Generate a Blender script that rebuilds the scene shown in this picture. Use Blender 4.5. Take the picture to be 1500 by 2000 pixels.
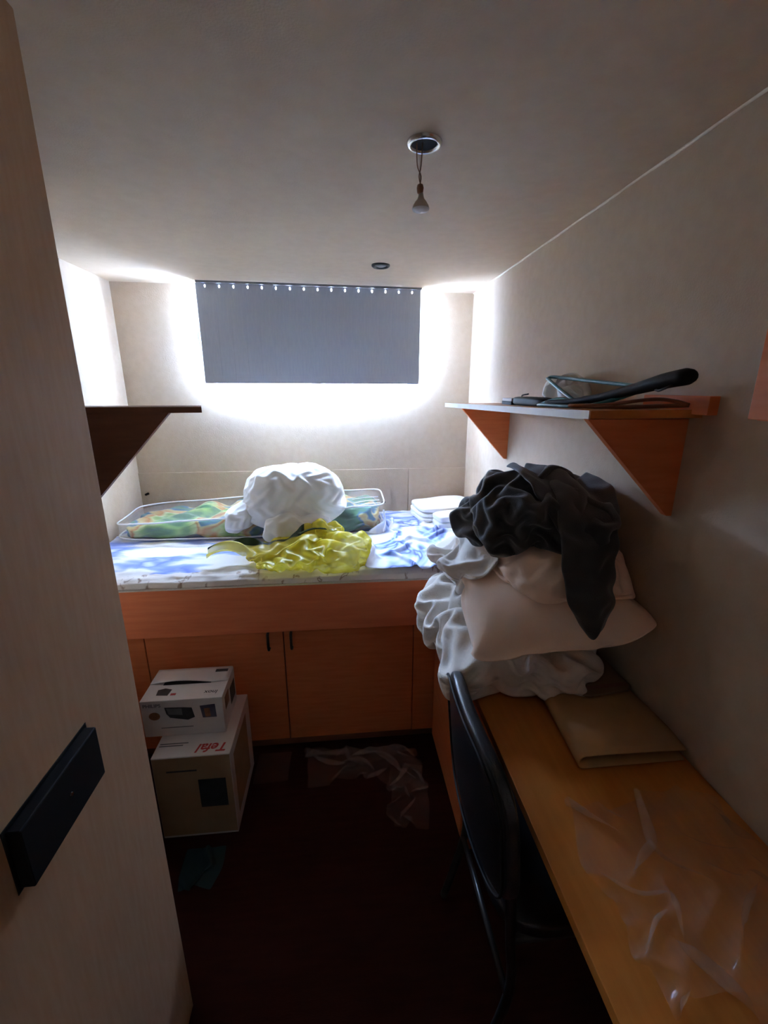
import bpy, bmesh, math, random, time
T0 = time.time()
import numpy as np
from mathutils import Vector, Matrix, noise as mnoise

sc = bpy.context.scene
for o in list(bpy.data.objects):
    bpy.data.objects.remove(o)

# ------------------------------------------------------------------ camera
CZ = 1.55                      # camera height; all numbers below are relative to it
cam_d = bpy.data.cameras.new('camera')
cam_d.sensor_fit = 'VERTICAL'
cam_d.sensor_height = 36.0
cam_d.lens = 857.9 / 2000 * 36
cam_d.clip_start = 0.01
cam = bpy.data.objects.new('camera', cam_d)
sc.collection.objects.link(cam)
cam.location = (0, 0, CZ)
cam.rotation_euler = (math.radians(90 - 15.825), 0, math.radians(-5.60))
sc.camera = cam

# ------------------------------------------------------------------ daylight
world = bpy.data.worlds.new('overcast_sky')
sc.world = world
world.use_nodes = True
bg = world.node_tree.nodes['Background']
bg.inputs['Color'].default_value = (0.57, 0.81, 1.26, 1)
bg.inputs['Strength'].default_value = 4.0
sc.view_settings.view_transform = 'Standard'
sc.view_settings.look = 'None'
sc.view_settings.gamma = 1.0
sc.view_settings.use_curve_mapping = False
sc.view_settings.exposure = 5.4
sc.cycles.max_bounces = 16
sc.cycles.diffuse_bounces = 10
sc.cycles.glossy_bounces = 4
sc.cycles.transparent_max_bounces = 24
sc.cycles.sample_clamp_indirect = 0
sc.cycles.caustics_reflective = False
sc.cycles.caustics_refractive = False

WX0, WX1, WZ0, WZ1 = -0.706, 0.418, -0.032, 0.455      # window opening
portal_d = bpy.data.lights.new('window_daylight', 'AREA')
portal_d.shape = 'RECTANGLE'
portal_d.size = WX1 - WX0
portal_d.size_y = WZ1 - WZ0
portal_d.cycles.is_portal = True
portal = bpy.data.objects.new('window_daylight', portal_d)
sc.collection.objects.link(portal)
portal.location = ((WX0 + WX1) / 2, 2.60, CZ + (WZ0 + WZ1) / 2)
portal.rotation_euler = (math.radians(-90), 0, 0)

# ------------------------------------------------------------------ materials
MATS = {}
def nodes_of(name):
    m = bpy.data.materials.new(name)
    m.use_nodes = True
    return m, m.node_tree.nodes, m.node_tree.links, m.node_tree.nodes['Principled BSDF']

def M(name, col, rough=0.6, col2=None, scale=8.0, stretch=(1, 1, 1), bump=0.0, bscale=60.0,
      metal=0.0, sheen=0.0, detail=4.0, spec=0.5, coat=0.0, lo=0.35, hi=0.65):
    if name in MATS:
        return MATS[name]
    m, n, l, p = nodes_of(name)
    p.inputs['Base Color'].default_value = (*col, 1)
    p.inputs['Roughness'].default_value = rough
    p.inputs['Metallic'].default_value = metal
    p.inputs['Specular IOR Level'].default_value = spec
    p.inputs['Sheen Weight'].default_value = sheen
    p.inputs['Coat Weight'].default_value = coat
    tc = n.new('ShaderNodeTexCoord')
    mp = n.new('ShaderNodeMapping')
    mp.inputs['Scale'].default_value = stretch
    l.new(tc.outputs['Object'], mp.inputs['Vector'])
    if col2 is not None:
        t = n.new('ShaderNodeTexNoise')
        t.inputs['Scale'].default_value = scale
        t.inputs['Detail'].default_value = detail
        l.new(mp.outputs['Vector'], t.inputs['Vector'])
        r = n.new('ShaderNodeValToRGB')
        r.color_ramp.elements[0].position = lo
        r.color_ramp.elements[0].color = (*col, 1)
        r.color_ramp.elements[1].position = hi
        r.color_ramp.elements[1].color = (*col2, 1)
        l.new(t.outputs['Fac'], r.inputs['Fac'])
        l.new(r.outputs['Color'], p.inputs['Base Color'])
    if bump > 0:
        t2 = n.new('ShaderNodeTexNoise')
        t2.inputs['Scale'].default_value = bscale
        t2.inputs['Detail'].default_value = 3
        l.new(mp.outputs['Vector'], t2.inputs['Vector'])
        b = n.new('ShaderNodeBump')
        b.inputs['Strength'].default_value = bump
        b.inputs['Distance'].default_value = 0.004
        l.new(t2.outputs['Fac'], b.inputs['Height'])
        l.new(b.outputs['Normal'], p.inputs['Normal'])
    MATS[name] = m
    return m

def film(name, col, opacity, rough=0.12, translucent=0.0):
    m, n, l, p = nodes_of(name)
    out = n['Material Output']
    p.inputs['Base Color'].default_value = (*col, 1)
    p.inputs['Roughness'].default_value = rough
    p.inputs['Specular IOR Level'].default_value = 0.8
    tr = n.new('ShaderNodeBsdfTransparent')
    mx = n.new('ShaderNodeMixShader')
    mx.inputs['Fac'].default_value = opacity
    l.new(tr.outputs[0], mx.inputs[1])
    if translucent > 0:
        tl = n.new('ShaderNodeBsdfTranslucent')
        tl.inputs['Color'].default_value = (*col, 1)
        m2 = n.new('ShaderNodeMixShader')
        m2.inputs['Fac'].default_value = translucent
        l.new(p.outputs[0], m2.inputs[1])
        l.new(tl.outputs[0], m2.inputs[2])
        l.new(m2.outputs[0], mx.inputs[2])
    else:
        l.new(p.outputs[0], mx.inputs[2])
    l.new(mx.outputs[0], out.inputs['Surface'])
    return m

def ramp_mat(name, stops, scale=4.0, stretch=(1, 1, 1), rough=0.8, distortion=1.0, bump=0.15, kind='NOISE', sheen=0.2):
    m, n, l, p = nodes_of(name)
    p.inputs['Roughness'].default_value = rough
    p.inputs['Sheen Weight'].default_value = sheen
    tc = n.new('ShaderNodeTexCoord')
    mp = n.new('ShaderNodeMapping')
    mp.inputs['Scale'].default_value = stretch
    l.new(tc.outputs['Object'], mp.inputs['Vector'])
    t = n.new('ShaderNodeTexNoise')
    t.inputs['Scale'].default_value = scale
    t.inputs['Detail'].default_value = 3
    t.inputs['Distortion'].default_value = distortion
    l.new(mp.outputs['Vector'], t.inputs['Vector'])
    r = n.new('ShaderNodeValToRGB')
    els = r.color_ramp.elements
    while len(els) < len(stops):
        els.new(0.5)
    for e, (pos, c) in zip(els, stops):
        e.position = pos
        e.color = (*c, 1)
    l.new(t.outputs['Fac'], r.inputs['Fac'])
    l.new(r.outputs['Color'], p.inputs['Base Color'])
    t2 = n.new('ShaderNodeTexNoise')
    t2.inputs['Scale'].default_value = 350
    l.new(tc.outputs['Object'], t2.inputs['Vector'])
    b = n.new('ShaderNodeBump')
    b.inputs['Strength'].default_value = bump
    b.inputs['Distance'].default_value = 0.002
    l.new(t2.outputs['Fac'], b.inputs['Height'])
    l.new(b.outputs['Normal'], p.inputs['Normal'])
    return m

m_wall = M('cream_textured_plaster', (0.51, 0.405, 0.30), 0.8, (0.54, 0.435, 0.33), 30, bump=0.25, bscale=220)
m_ceil = M('white_ceiling_board', (0.57, 0.455, 0.335), 0.8, (0.60, 0.485, 0.365), 25, bump=0.2, bscale=260)
m_seam = M('cream_sealant', (0.80, 0.76, 0.66), 0.6, (0.74, 0.70, 0.6), 60)
m_floor = M('dark_red_brown_floor', (0.034, 0.005, 0.003), 0.85, (0.046, 0.008, 0.005), 9, (1, 8, 1), bump=0.1, spec=.15)
m_wood = M('orange_beech_laminate', (0.66, 0.185, 0.06), 0.55, (0.72, 0.225, 0.08), 5, (1.5, 1.5, 14), bump=0.05, bscale=40, spec=.3)
m_woodx = M('orange_beech_laminate_long', (0.78, 0.215, 0.085), 0.55, (0.84, 0.255, 0.105), 5, (1.2, 14, 14), bump=0.05, bscale=40, spec=.3)
m_woody = M('orange_beech_desktop', (0.56, 0.19, 0.028), 0.36, (0.62, 0.225, 0.04), 5, (14, 1.2, 14), bump=0.05, bscale=40)
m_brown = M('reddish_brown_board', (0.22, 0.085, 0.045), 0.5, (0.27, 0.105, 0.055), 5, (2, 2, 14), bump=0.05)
m_edge = M('pale_edge_banding', (0.62, 0.55, 0.47), 0.5, (0.66, 0.60, 0.52), 20)
m_door = M('cream_door_laminate', (0.48, 0.295, 0.17), 0.7, (0.51, 0.325, 0.20), 12, (8, 8, 1), bump=0.04, spec=.3)
m_black = M('black_plastic', (0.007, 0.007, 0.008), 0.6, (0.010, 0.010, 0.011), 20, spec=.25)
m_leather = M('black_leatherette', (0.010, 0.011, 0.014), 0.30, (0.016, 0.017, 0.021), 30, bump=0.2, bscale=300)
m_dmetal = M('dark_metal', (0.05, 0.05, 0.05), 0.35, (0.07, 0.07, 0.07), 20, metal=0.8)
m_chrome = M('brushed_chrome', (0.62, 0.62, 0.62), 0.22, (0.7, 0.7, 0.7), 40, metal=1.0)
m_pvc = M('white_window_plastic', (0.82, 0.82, 0.82), 0.35, (0.85, 0.85, 0.85), 10)
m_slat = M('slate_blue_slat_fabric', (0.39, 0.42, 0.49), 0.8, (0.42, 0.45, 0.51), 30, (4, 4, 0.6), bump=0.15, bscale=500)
def add_translucency(m, col, f):
    n, l = m.node_tree.nodes, m.node_tree.links
    p = n['Principled BSDF']; out = n['Material Output']
    t = n.new('ShaderNodeBsdfTranslucent'); t.inputs['Color'].default_value = (*col, 1)
    mx = n.new('ShaderNodeMixShader'); mx.inputs['Fac'].default_value = f
    l.new(p.outputs[0], mx.inputs[1]); l.new(t.outputs[0], mx.inputs[2]); l.new(mx.outputs[0], out.inputs['Surface'])
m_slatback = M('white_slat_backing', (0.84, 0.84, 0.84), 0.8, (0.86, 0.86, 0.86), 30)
m_grey = M('mid_grey_plastic', (0.20, 0.20, 0.21), 0.4, (0.24, 0.24, 0.25), 30)
m_white_cloth = M('white_cotton', (0.84, 0.84, 0.84), 0.85, (0.88, 0.88, 0.88), 12, bump=0.15, bscale=400, sheen=0.2)
m_towel = M('white_towelling', (0.84, 0.85, 0.87), 0.95, (0.88, 0.89, 0.9), 40, bump=0.6, bscale=500, sheen=0.4)
m_cream = M('off_white_pillow_cotton', (0.91, 0.69, 0.55), 0.85, (0.93, 0.74, 0.61), 10, bump=0.2, bscale=400, sheen=0.2)
m_cream2 = M('pale_grey_pillow_cotton', (0.80, 0.76, 0.72), 0.85, (0.86, 0.82, 0.78), 14, bump=0.2, bscale=400, sheen=0.2)
m_quilted = M('greyish_white_blanket', (0.70, 0.65, 0.60), 0.9, (0.80, 0.75, 0.70), 18, bump=0.3, bscale=250, sheen=0.2)
m_bcloth = M('black_jersey', (0.022, 0.021, 0.024), 0.8, (0.032, 0.030, 0.034), 20, bump=0.3, bscale=350, sheen=0.35)
m_card = M('white_printed_card', (0.62, 0.59, 0.58), 0.6, (0.66, 0.63, 0.62), 14)
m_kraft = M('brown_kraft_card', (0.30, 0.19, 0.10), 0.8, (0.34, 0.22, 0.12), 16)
m_kraft_in = M('dark_card_inside', (0.10, 0.065, 0.04), 0.9, (0.13, 0.08, 0.05), 16)
m_ink = M('black_print', (0.02, 0.02, 0.022), 0.5, (0.035, 0.035, 0.04), 30)
m_inkgrey = M('grey_print', (0.10, 0.10, 0.105), 0.5, (0.16, 0.16, 0.17), 18)
m_inkred = M('red_print', (0.42, 0.02, 0.02), 0.5, (0.5, 0.03, 0.03), 30)
m_inkbrown = M('brown_print', (0.20, 0.08, 0.035), 0.5, (0.32, 0.13, 0.05), 60)
m_inkblue = M('navy_print', (0.05, 0.05, 0.09), 0.5, (0.08, 0.08, 0.12), 30)
m_teal = M('teal_plastic', (0.012, 0.12, 0.14), 0.35, (0.016, 0.15, 0.17), 20)
m_tealbag = M('dark_teal_bag', (0.004, 0.03, 0.04), 0.6, (0.006, 0.04, 0.05), 12)
m_mat = M('beige_folded_card', (0.50, 0.29, 0.125), 0.75, (0.56, 0.34, 0.16), 12, bump=0.1, bscale=120)
m_matdark = M('brown_board', (0.24, 0.14, 0.075), 0.75, (0.28, 0.165, 0.09), 12, bump=0.1, bscale=120)
m_wire = M('copper_brown_wire', (0.24, 0.11, 0.06), 0.5, (0.28, 0.13, 0.07), 40)
m_ceramic = M('ceramic', (0.45, 0.40, 0.36), 0.5, (0.5, 0.45, 0.4), 40)
m_hole = M('black_opening_shade', (0.008, 0.008, 0.008), 0.8, (0.012, 0.012, 0.012), 20)
m_green = M('dark_green_print', (0.02, 0.045, 0.015), 0.4, (0.03, 0.06, 0.02), 20)
m_border = ramp_mat('pale_border_with_brown_motifs', [(0.0, (0.72, 0.66, 0.60)), (0.60, (0.76, 0.71, 0.66)), (0.66, (0.30, 0.20, 0.14)), (0.70, (0.74, 0.69, 0.64))], 26, (1, .6, .6), 0.85, 0.6)
m_piping = M('white_vinyl_piping', (0.85, 0.86, 0.88), 0.25, (0.88, 0.89, 0.9), 20)
m_clear = film('clear_vinyl', (0.80, 0.84, 0.88), 0.16, 0.06)
m_wrap = film('clear_plastic_wrap', (0.75, 0.70, 0.70), 0.10, 0.06)
m_wrap2 = film('milky_plastic_bag', (0.72, 0.66, 0.58), 0.13, 0.14)
m_white_film = film('white_plastic_bag', (0.88, 0.88, 0.86), 0.94, 0.35, 0.25)
m_yellow = film('yellow_plastic_bag_film', (0.82, 0.72, 0.08), 0.66, 0.34, 0.5)
m_glass = film('window_glass', (0.9, 0.9, 0.9), 0.04, 0.02)
m_lens = film('bulb_glass', (0.88, 0.88, 0.88), 0.85, 0.05, 0.3)
m_sheet = ramp_mat('blue_and_white_patterned_sheet', [
    (0.0, (0.76, 0.74, 0.72)), (0.43, (0.78, 0.76, 0.74)), (0.475, (0.30, 0.40, 0.74)), (0.53, (0.16, 0.24, 0.64)),
    (0.57, (0.50, 0.58, 0.82)), (0.61, (0.80, 0.80, 0.80)), (0.72, (0.60, 0.48, 0.38)), (0.76, (0.78, 0.76, 0.73))],
    2.6, (0.9, 2.6, 1.0), 0.85, 0.35)
m_sheet2 = ramp_mat('pale_blue_white_cover', [
    (0.0, (0.84, 0.85, 0.88)), (0.46, (0.82, 0.84, 0.88)), (0.50, (0.36, 0.50, 0.84)), (0.53, (0.06, 0.10, 0.42)),
    (0.55, (0.42, 0.55, 0.86)), (0.60, (0.84, 0.85, 0.88)), (1.0, (0.80, 0.82, 0.86))],
    2.8, (1.2, 0.8, 1.0), 0.8, 1.2)
m_quilt = ramp_mat('green_orange_blue_print_quilt', [
    (0.0, (0.02, 0.09, 0.03)), (0.36, (0.04, 0.17, 0.06)), (0.41, (0.20, 0.38, 0.09)), (0.45, (0.50, 0.58, 0.22)),
    (0.49, (0.50, 0.20, 0.035)), (0.545, (0.62, 0.50, 0.20)), (0.57, (0.05, 0.17, 0.30)), (0.62, (0.06, 0.22, 0.09)), (0.75, (0.02, 0.07, 0.04))],
    4.2, (0.8, 1.3, 1.3), 0.8, 0.25)

# ------------------------------------------------------------------ object helpers
ORI = {}
COL = sc.collection
def setp(o, label=None, cat=None, group=None, kind=None):
    if label: o['label'] = label
    if cat: o['category'] = cat
    if group: o['group'] = group
    if kind: o['kind'] = kind
    return o

def thing(name, base, label, cat, group=None):
    o = bpy.data.objects.new(name, None)
    o.empty_display_size = 0.1
    COL.objects.link(o)
    b = Vector((base[0], base[1], base[2] + CZ))
    o.location = b
    ORI[o] = b
    return setp(o, label, cat, group)

def link(name, verts, faces, mats, parent=None, base=None, smooth=False, bevel=0.0, subsurf=0, solid=0.0, matidx=None, auto=None):
    V = [Vector((v[0], v[1], v[2] + CZ)) for v in verts]
    if parent is not None:
        org = ORI[parent]
    elif base is not None:
        org = Vector((base[0], base[1], base[2] + CZ))
    else:
        lo = [min(v[i] for v in V) for i in range(3)]
        hi = [max(v[i] for v in V) for i in range(3)]
        org = Vector(((lo[0] + hi[0]) / 2, (lo[1] + hi[1]) / 2, lo[2]))
    me = bpy.data.meshes.new(name)
    me.from_pydata([v - org for v in V], [], [list(f) for f in faces])
    bm = bmesh.new(); bm.from_mesh(me)
    bmesh.ops.recalc_face_normals(bm, faces=bm.faces)
    bm.to_mesh(me); bm.free()
    for m in (mats if isinstance(mats, (list, tuple)) else [mats]):
        me.materials.append(m)
    if matidx is not None:
        me.polygons.foreach_set('material_index', matidx)
    if smooth:
        me.polygons.foreach_set('use_smooth', [True] * len(me.polygons))
    o = bpy.data.objects.new(name, me)
    COL.objects.link(o)
    if parent is not None:
        o.parent = parent
    else:
        o.location = org
    ORI[o] = org
    if solid:
        md = o.modifiers.new('thickness', 'SOLIDIFY'); md.thickness = solid; md.offset = 0
    if bevel:
        md = o.modifiers.new('bevel', 'BEVEL'); md.width = bevel; md.segments = 2; md.limit_method = 'ANGLE'
    if subsurf:
        md = o.modifiers.new('subdivision', 'SUBSURF'); md.levels = subsurf; md.render_levels = subsurf
    return o

class MB:
    def __init__(s): s.v = []; s.f = []
    def add(s, vs, fs):
        b = len(s.v); s.v += [tuple(v) for v in vs]; s.f += [tuple(b + i for i in f) for f in fs]; return s
    def box(s, x0, x1, y0, y1, z0, z1):
        return s.hexa([(x0, y0, z0), (x1, y0, z0), (x1, y1, z0), (x0, y1, z0), (x0, y0, z1), (x1, y0, z1), (x1, y1, z1), (x0, y1, z1)])
    def hexa(s, p):
        return s.add(p, [(0, 3, 2, 1), (4, 5, 6, 7), (0, 1, 5, 4), (1, 2, 6, 5), (2, 3, 7, 6), (3, 0, 4, 7)])
    def prism(s, poly, d):
        # poly: list of 3-D points, extruded by d
        n = len(poly); d = Vector(d)
        vs = [Vector(p) for p in poly] + [Vector(p) + d for p in poly]
        fs = [tuple(range(n - 1, -1, -1)), tuple(range(n, 2 * n))]
        fs += [(i, (i + 1) % n, n + (i + 1) % n, n + i) for i in range(n)]
        return s.add(vs, fs)
    def tube(s, pts, r, seg=10, cap=True, flat=1.0):
        pts = [Vector(p) for p in pts]; n = len(pts)
        rr = r if isinstance(r, (list, tuple)) else [r] * n
        t0 = (pts[1] - pts[0]).normalized()
        up = Vector((0, 0, 1)) if abs(t0.z) < 0.9 else Vector((1, 0, 0))
        vs = []; prev = None
        for i in range(n):
            t = (pts[min(i + 1, n - 1)] - pts[max(i - 1, 0)]).normalized()
            if prev is None: a = (up - t * up.dot(t)).normalized()
            else: a = (prev - t * prev.dot(t)).normalized()
            prev = a; b = t.cross(a)
            for k in range(seg):
                q = 2 * math.pi * k / seg
                vs.append(pts[i] + a * math.cos(q) * rr[i] * flat + b * math.sin(q) * rr[i])
        fs = [(i * seg + k, i * seg + (k + 1) % seg, (i + 1) * seg + (k + 1) % seg, (i + 1) * seg + k) for i in range(n - 1) for k in range(seg)]
        if cap: fs += [tuple(range(seg - 1, -1, -1)), tuple(range((n - 1) * seg, n * seg))]
        return s.add(vs, fs)
    def lathe(s, c, prof, seg=32, cap0=False, cap1=False):
        # prof: (radius, z) list around a vertical axis through c
        vs = []
        for r, z in prof:
            for k in range(seg):
                q = 2 * math.pi * k / seg
                vs.append((c[0] + r * math.cos(q), c[1] + r * math.sin(q), c[2] + z))
        n = len(prof)
        fs = [(i * seg + k, i * seg + (k + 1) % seg, (i + 1) * seg + (k + 1) % seg, (i + 1) * seg + k) for i in range(n - 1) for k in range(seg)]
        if cap0: fs.append(tuple(range(seg - 1, -1, -1)))
        if cap1: fs.append(tuple(range((n - 1) * seg, n * seg)))
        return s.add(vs, fs)
    def build(s, name, mat, parent=None, **k):
        return link(name, s.v, s.f, mat, parent, **k)

def smooth_path(pts, n=8):
    pts = [Vector(p) for p in pts]; out = []
    for i in range(len(pts) - 1):
        p0 = pts[max(i - 1, 0)]; p1 = pts[i]; p2 = pts[i + 1]; p3 = pts[min(i + 2, len(pts) - 1)]
        for k in range(n):
            t = k / n
            out.append(0.5 * ((2 * p1) + (p2 - p0) * t + (2 * p0 - 5 * p1 + 4 * p2 - p3) * t * t + (3 * p1 - p0 - 3 * p2 + p3) * t ** 3))
    out.append(pts[-1])
    return out

def text_mesh(name, body, size, origin, xdir, ydir, mat, parent, shear=0.0, bold=0.0, lift=0.0006):
    cu = bpy.data.curves.new(name, 'FONT')
    cu.body = body; cu.size = size; cu.shear = shear; cu.offset = bold; cu.resolution_u = 3
    tmp = bpy.data.objects.new(name + '_tmp', cu)
    COL.objects.link(tmp)
    dg = bpy.context.evaluated_depsgraph_get()
    me = bpy.data.meshes.new_from_object(tmp.evaluated_get(dg))
    bpy.data.objects.remove(tmp)
    X = Vector(xdir).normalized(); Y = Vector(ydir).normalized(); N = X.cross(Y)
    O = Vector(origin) + N * lift
    vs = [O + X * v.co.x + Y * v.co.y for v in me.vertices]
    fs = [tuple(p.vertices) for p in me.polygons]
    bpy.data.meshes.remove(me)
    return link(name, vs, fs, mat, parent)

# ------------------------------------------------------------------ soft body helper (position based cloth)
rng = np.random.default_rng(7)
def quads_topology(F, n):
    E = set(); D = []; adj = {}
    for q in F:
        a, b, c, d = q
        for (i, j, k, m) in ((a, b, c, d), (b, c, d, a), (c, d, a, b), (d, a, b, c)):
            e = (min(i, j), max(i, j)); E.add(e)
            # neighbour of i across the quad is m, of j is k
            adj.setdefault(e, []).append({i: m, j: k})
        D += [(a, c), (b, d)]
    B = []
    for e, L in adj.items():
        if len(L) == 2:
            for v in e:
                x, y = L[0][v], L[1][v]
                if x != y: B.append((x, y))
    return np.array(sorted(E)), np.array(D), np.array(B)

def colour(C, n):
    used = [0] * n; groups = []
    for idx, (a, b) in enumerate(C.tolist()):
        m = used[a] | used[b]; c = 0
        while m >> c & 1: c += 1
        used[a] |= 1 << c; used[b] |= 1 << c
        while len(groups) <= c: groups.append([])
        groups[c].append(idx)
    return [np.array(g) for g in groups]

class Soft:
    def __init__(s, P, F, rest_scale=1.0, rest_from=None, kb=0.4, kd=0.5):
        s.P = np.array(P, float); s.F = F; n = len(P)
        R = s.P if rest_from is None else np.array(rest_from, float)
        E, D, B = quads_topology(F, n)
        C = np.vstack([E, D, B]); K = np.concatenate([np.ones(len(E)), np.full(len(D), kd), np.full(len(B), kb)])
        rs = rest_scale if np.ndim(rest_scale) else np.full(n, rest_scale)
        L = np.linalg.norm(R[C[:, 0]] - R[C[:, 1]], axis=1) * (rs[C[:, 0]] + rs[C[:, 1]]) / 2
        s.G = [(C[g, 0], C[g, 1], L[g], K[g] * .5) for g in colour(C, n)]
        s.V = np.zeros_like(s.P); s.Q = np.array(F)
    def normals(s):
        p = s.P; q = s.Q
        fn = np.cross(p[q[:, 2]] - p[q[:, 0]], p[q[:, 3]] - p[q[:, 1]]) * 0.5
        N = np.zeros_like(p)
        for i in range(4): np.add.at(N, q[:, i], fn)
        l = np.linalg.norm(N, axis=1, keepdims=True); return N / np.maximum(l, 1e-9)
    def run(s, steps, iters=6, g=0.0, pressure=0.0, target=None, k=0.02, coll=None, damp=0.92, pin=None):
        iters = min(iters, 4)
        for _ in range(int(steps * .75)):
            old = s.P.copy()
            s.P = s.P + s.V
            s.P[:, 2] -= g
            if pressure: s.P += s.normals() * pressure
            if target is not None: s.P += (target - s.P) * (k if np.ndim(k) == 0 else k[:, None])
            for it in range(iters):
                for a, b, L, K in s.G:
                    d = np.take(s.P, b, 0); d -= np.take(s.P, a, 0); l = np.sqrt(np.einsum('ij,ij->i', d, d)) + 1e-9
                    d *= ((l - L) / l * K)[:, None]
                    s.P[a] += d; s.P[b] -= d
                if pin is not None: s.P[pin] = old[pin]
                if coll is not None and (it == iters - 1 or it == iters // 2): s.P = coll(s.P, old)
            s.V = (s.P - old) * damp
            sp = np.linalg.norm(s.V, axis=1, keepdims=True)
            s.V *= np.minimum(1.0, 0.02 / np.maximum(sp, 1e-9))
        return s

def grid_sheet(nx, ny, f):
    P = [f(i / (nx - 1), j / (ny - 1)) for j in range(ny) for i in range(nx)]
    F = [(j * nx + i, j * nx + i + 1, (j + 1) * nx + i + 1, (j + 1) * nx + i) for j in range(ny - 1) for i in range(nx - 1)]
    return np.array(P, float), F

def cube_sphere(n):
    idx = {}; P = []; F = []
    def vid(a, b, c):
        key = (a, b, c)
        if key not in idx:
            idx[key] = len(P)
            v = np.array([math.tan((t / n * 2 - 1) * math.pi / 4) for t in key]); P.append(v)
        return idx[key]
    for ax in range(3):
        for side in (0, n):
            for i in range(n):
                for j in range(n):
                    q = []
                    for (u, w) in ((i, j), (i + 1, j), (i + 1, j + 1), (i, j + 1)):
                        k = [0, 0, 0]; k[ax] = side; k[(ax + 1) % 3] = u; k[(ax + 2) % 3] = w
                        q.append(vid(*k))
                    F.append(tuple(q if side else q[::-1]))
    return np.array(P), F

def superblob(n, r, e=2.6):
    P, F = cube_sphere(n)
    l = (np.abs(P) ** e).sum(1) ** (1 / e)
    return P / l[:, None] * np.array(r), F

def nz(P, s, seed=0.0):
    return np.array([mnoise.noise(Vector((p[0] * s + seed, p[1] * s + seed * 1.7, p[2] * s - seed))) for p in P])
def nzv(P, s, seed=0.0):
    return np.array([mnoise.noise_vector(Vector((p[0] * s + seed, p[1] * s - seed, p[2] * s + seed * 2.1))) for p in P])
def rot(P, ax=0, ay=0, az=0):
    R = np.array((Matrix.Rotation(math.radians(az), 3, 'Z') @ Matrix.Rotation(math.radians(ay), 3, 'Y') @ Matrix.Rotation(math.radians(ax), 3, 'X')))
    return P @ R.T

# a height map of what lies on bed, desk and floor: later soft things settle on earlier ones
HX0, HY0, HC = -1.16, 0.0, 0.0125
HNX, HNY = 153, 202
gx = HX0 + (np.arange(HNX) + 0.5) * HC
gy = HY0 + (np.arange(HNY) + 0.5) * HC
GX, GY = np.meshgrid(gx, gy)
H = np.full((HNY, HNX), -1.55)
H[(GY > 1.612)] = -0.697
H[(GX > 0.33) & (GY < 1.60)] = -0.77
def cellof(x, y):
    return (np.clip(((y - HY0) / HC).astype(int), 0, HNY - 1), np.clip(((x - HX0) / HC).astype(int), 0, HNX - 1))
def hq(x, y):
    fx = np.clip((x - HX0) / HC - 0.5, 0, HNX - 1.001); fy = np.clip((y - HY0) / HC - 0.5, 0, HNY - 1.001)
    i = fx.astype(int); j = fy.astype(int); u = fx - i; v = fy - j
    return (H[j, i] * (1 - u) + H[j, i + 1] * u) * (1 - v) + (H[j + 1, i] * (1 - u) + H[j + 1, i + 1] * u) * v
def splat(P, F, grow=1):
    q = np.array(F); P = np.asarray(P)
    S = [P]
    for a in (0.25, 0.5, 0.75):
        for b in (0.25, 0.5, 0.75):
            S.append(P[q[:, 0]] * (1 - a) * (1 - b) + P[q[:, 1]] * a * (1 - b) + P[q[:, 2]] * a * b + P[q[:, 3]] * (1 - a) * b)
    S = np.vstack(S); j, i = cellof(S[:, 0], S[:, 1])
    np.maximum.at(H, (j, i), S[:, 2])
def collide(eps=0.004, maxpen=0.09, friction=0.5, xmax=0.715, ymax=2.485, xmin=-1.10, flat=None):
    def f(P, old):
        h = (hq(P[:, 0], P[:, 1]) if flat is None else np.full(len(P), flat)) + eps
        pen = h - P[:, 2]
        hit = (pen > 0) & (pen < maxpen)
        P[hit, 2] = h[hit]
        P[hit, :2] = old[hit, :2] + (P[hit, :2] - old[hit, :2]) * friction
        P[:, 0] = np.clip(P[:, 0], xmin, xmax); P[:, 1] = np.minimum(P[:, 1], ymax)
        return P
    return f

# ================================================================== THE SETTING
ZF = -1.55
def ceil_z(x): return 0.480 + (0.7253 - x) * 0.0114
XL, XR, YB = -1.11, 0.7253, 2.5
MB().box(-1.4, 1.0, -1.5, 2.75, ZF - 0.08, ZF).build('floor', m_floor)['kind'] = 'structure'
b = MB()
zl, zr = ceil_z(-1.4), ceil_z(1.0)
b.hexa([(-1.4, -1.5, zl), (1.0, -1.5, zr), (1.0, 2.75, zr), (-1.4, 2.75, zl), (-1.4, -1.5, zl + .1), (1.0, -1.5, zr + .1), (1.0, 2.75, zr + .1), (-1.4, 2.75, zl + .1)])
b.build('ceiling', m_ceil)['kind'] = 'structure'
ZT = 0.56
b = MB()
b.box(XL - .12, WX0, YB, YB + .15, ZF, ZT).box(WX1, XR + .12, YB, YB + .15, ZF, ZT)
b.box(WX0, WX1, YB, YB + .15, ZF, WZ0).box(WX0, WX1, YB, YB + .15, WZ1, ZT)
b.build('wall_back', m_wall)['kind'] = 'structure'
b = MB().box(XL - .12, XL, 1.33, YB, ZF, ZT).box(XL - .12, -0.72, 0.06, 1.33, ZF, ZT)
b.build('wall_left', m_wall)['kind'] = 'structure'
MB().box(XR, XR + .12, -0.06, YB, ZF, ZT).build('wall_right', m_wall)['kind'] = 'structure'
b = MB().box(XL - .12, -0.46, -0.06, 0.06, ZF, ZT).box(0.34, XR, -0.06, 0.06, ZF, ZT)
b.build('wall_front', m_wall)['kind'] = 'structure'
MB().box(-1.3, -0.95, -1.4, -0.06, ZF, ZT).build('wall_hall_left', m_wall)['kind'] = 'structure'
MB().box(0.86, 0.98, -1.4, -0.06, ZF, ZT).build('wall_hall_right', m_wall)['kind'] = 'structure'
MB().box(-1.3, 0.98, -1.5, -1.4, ZF, ZT).build('wall_hall_back', m_wall)['kind'] = 'structure'
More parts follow.
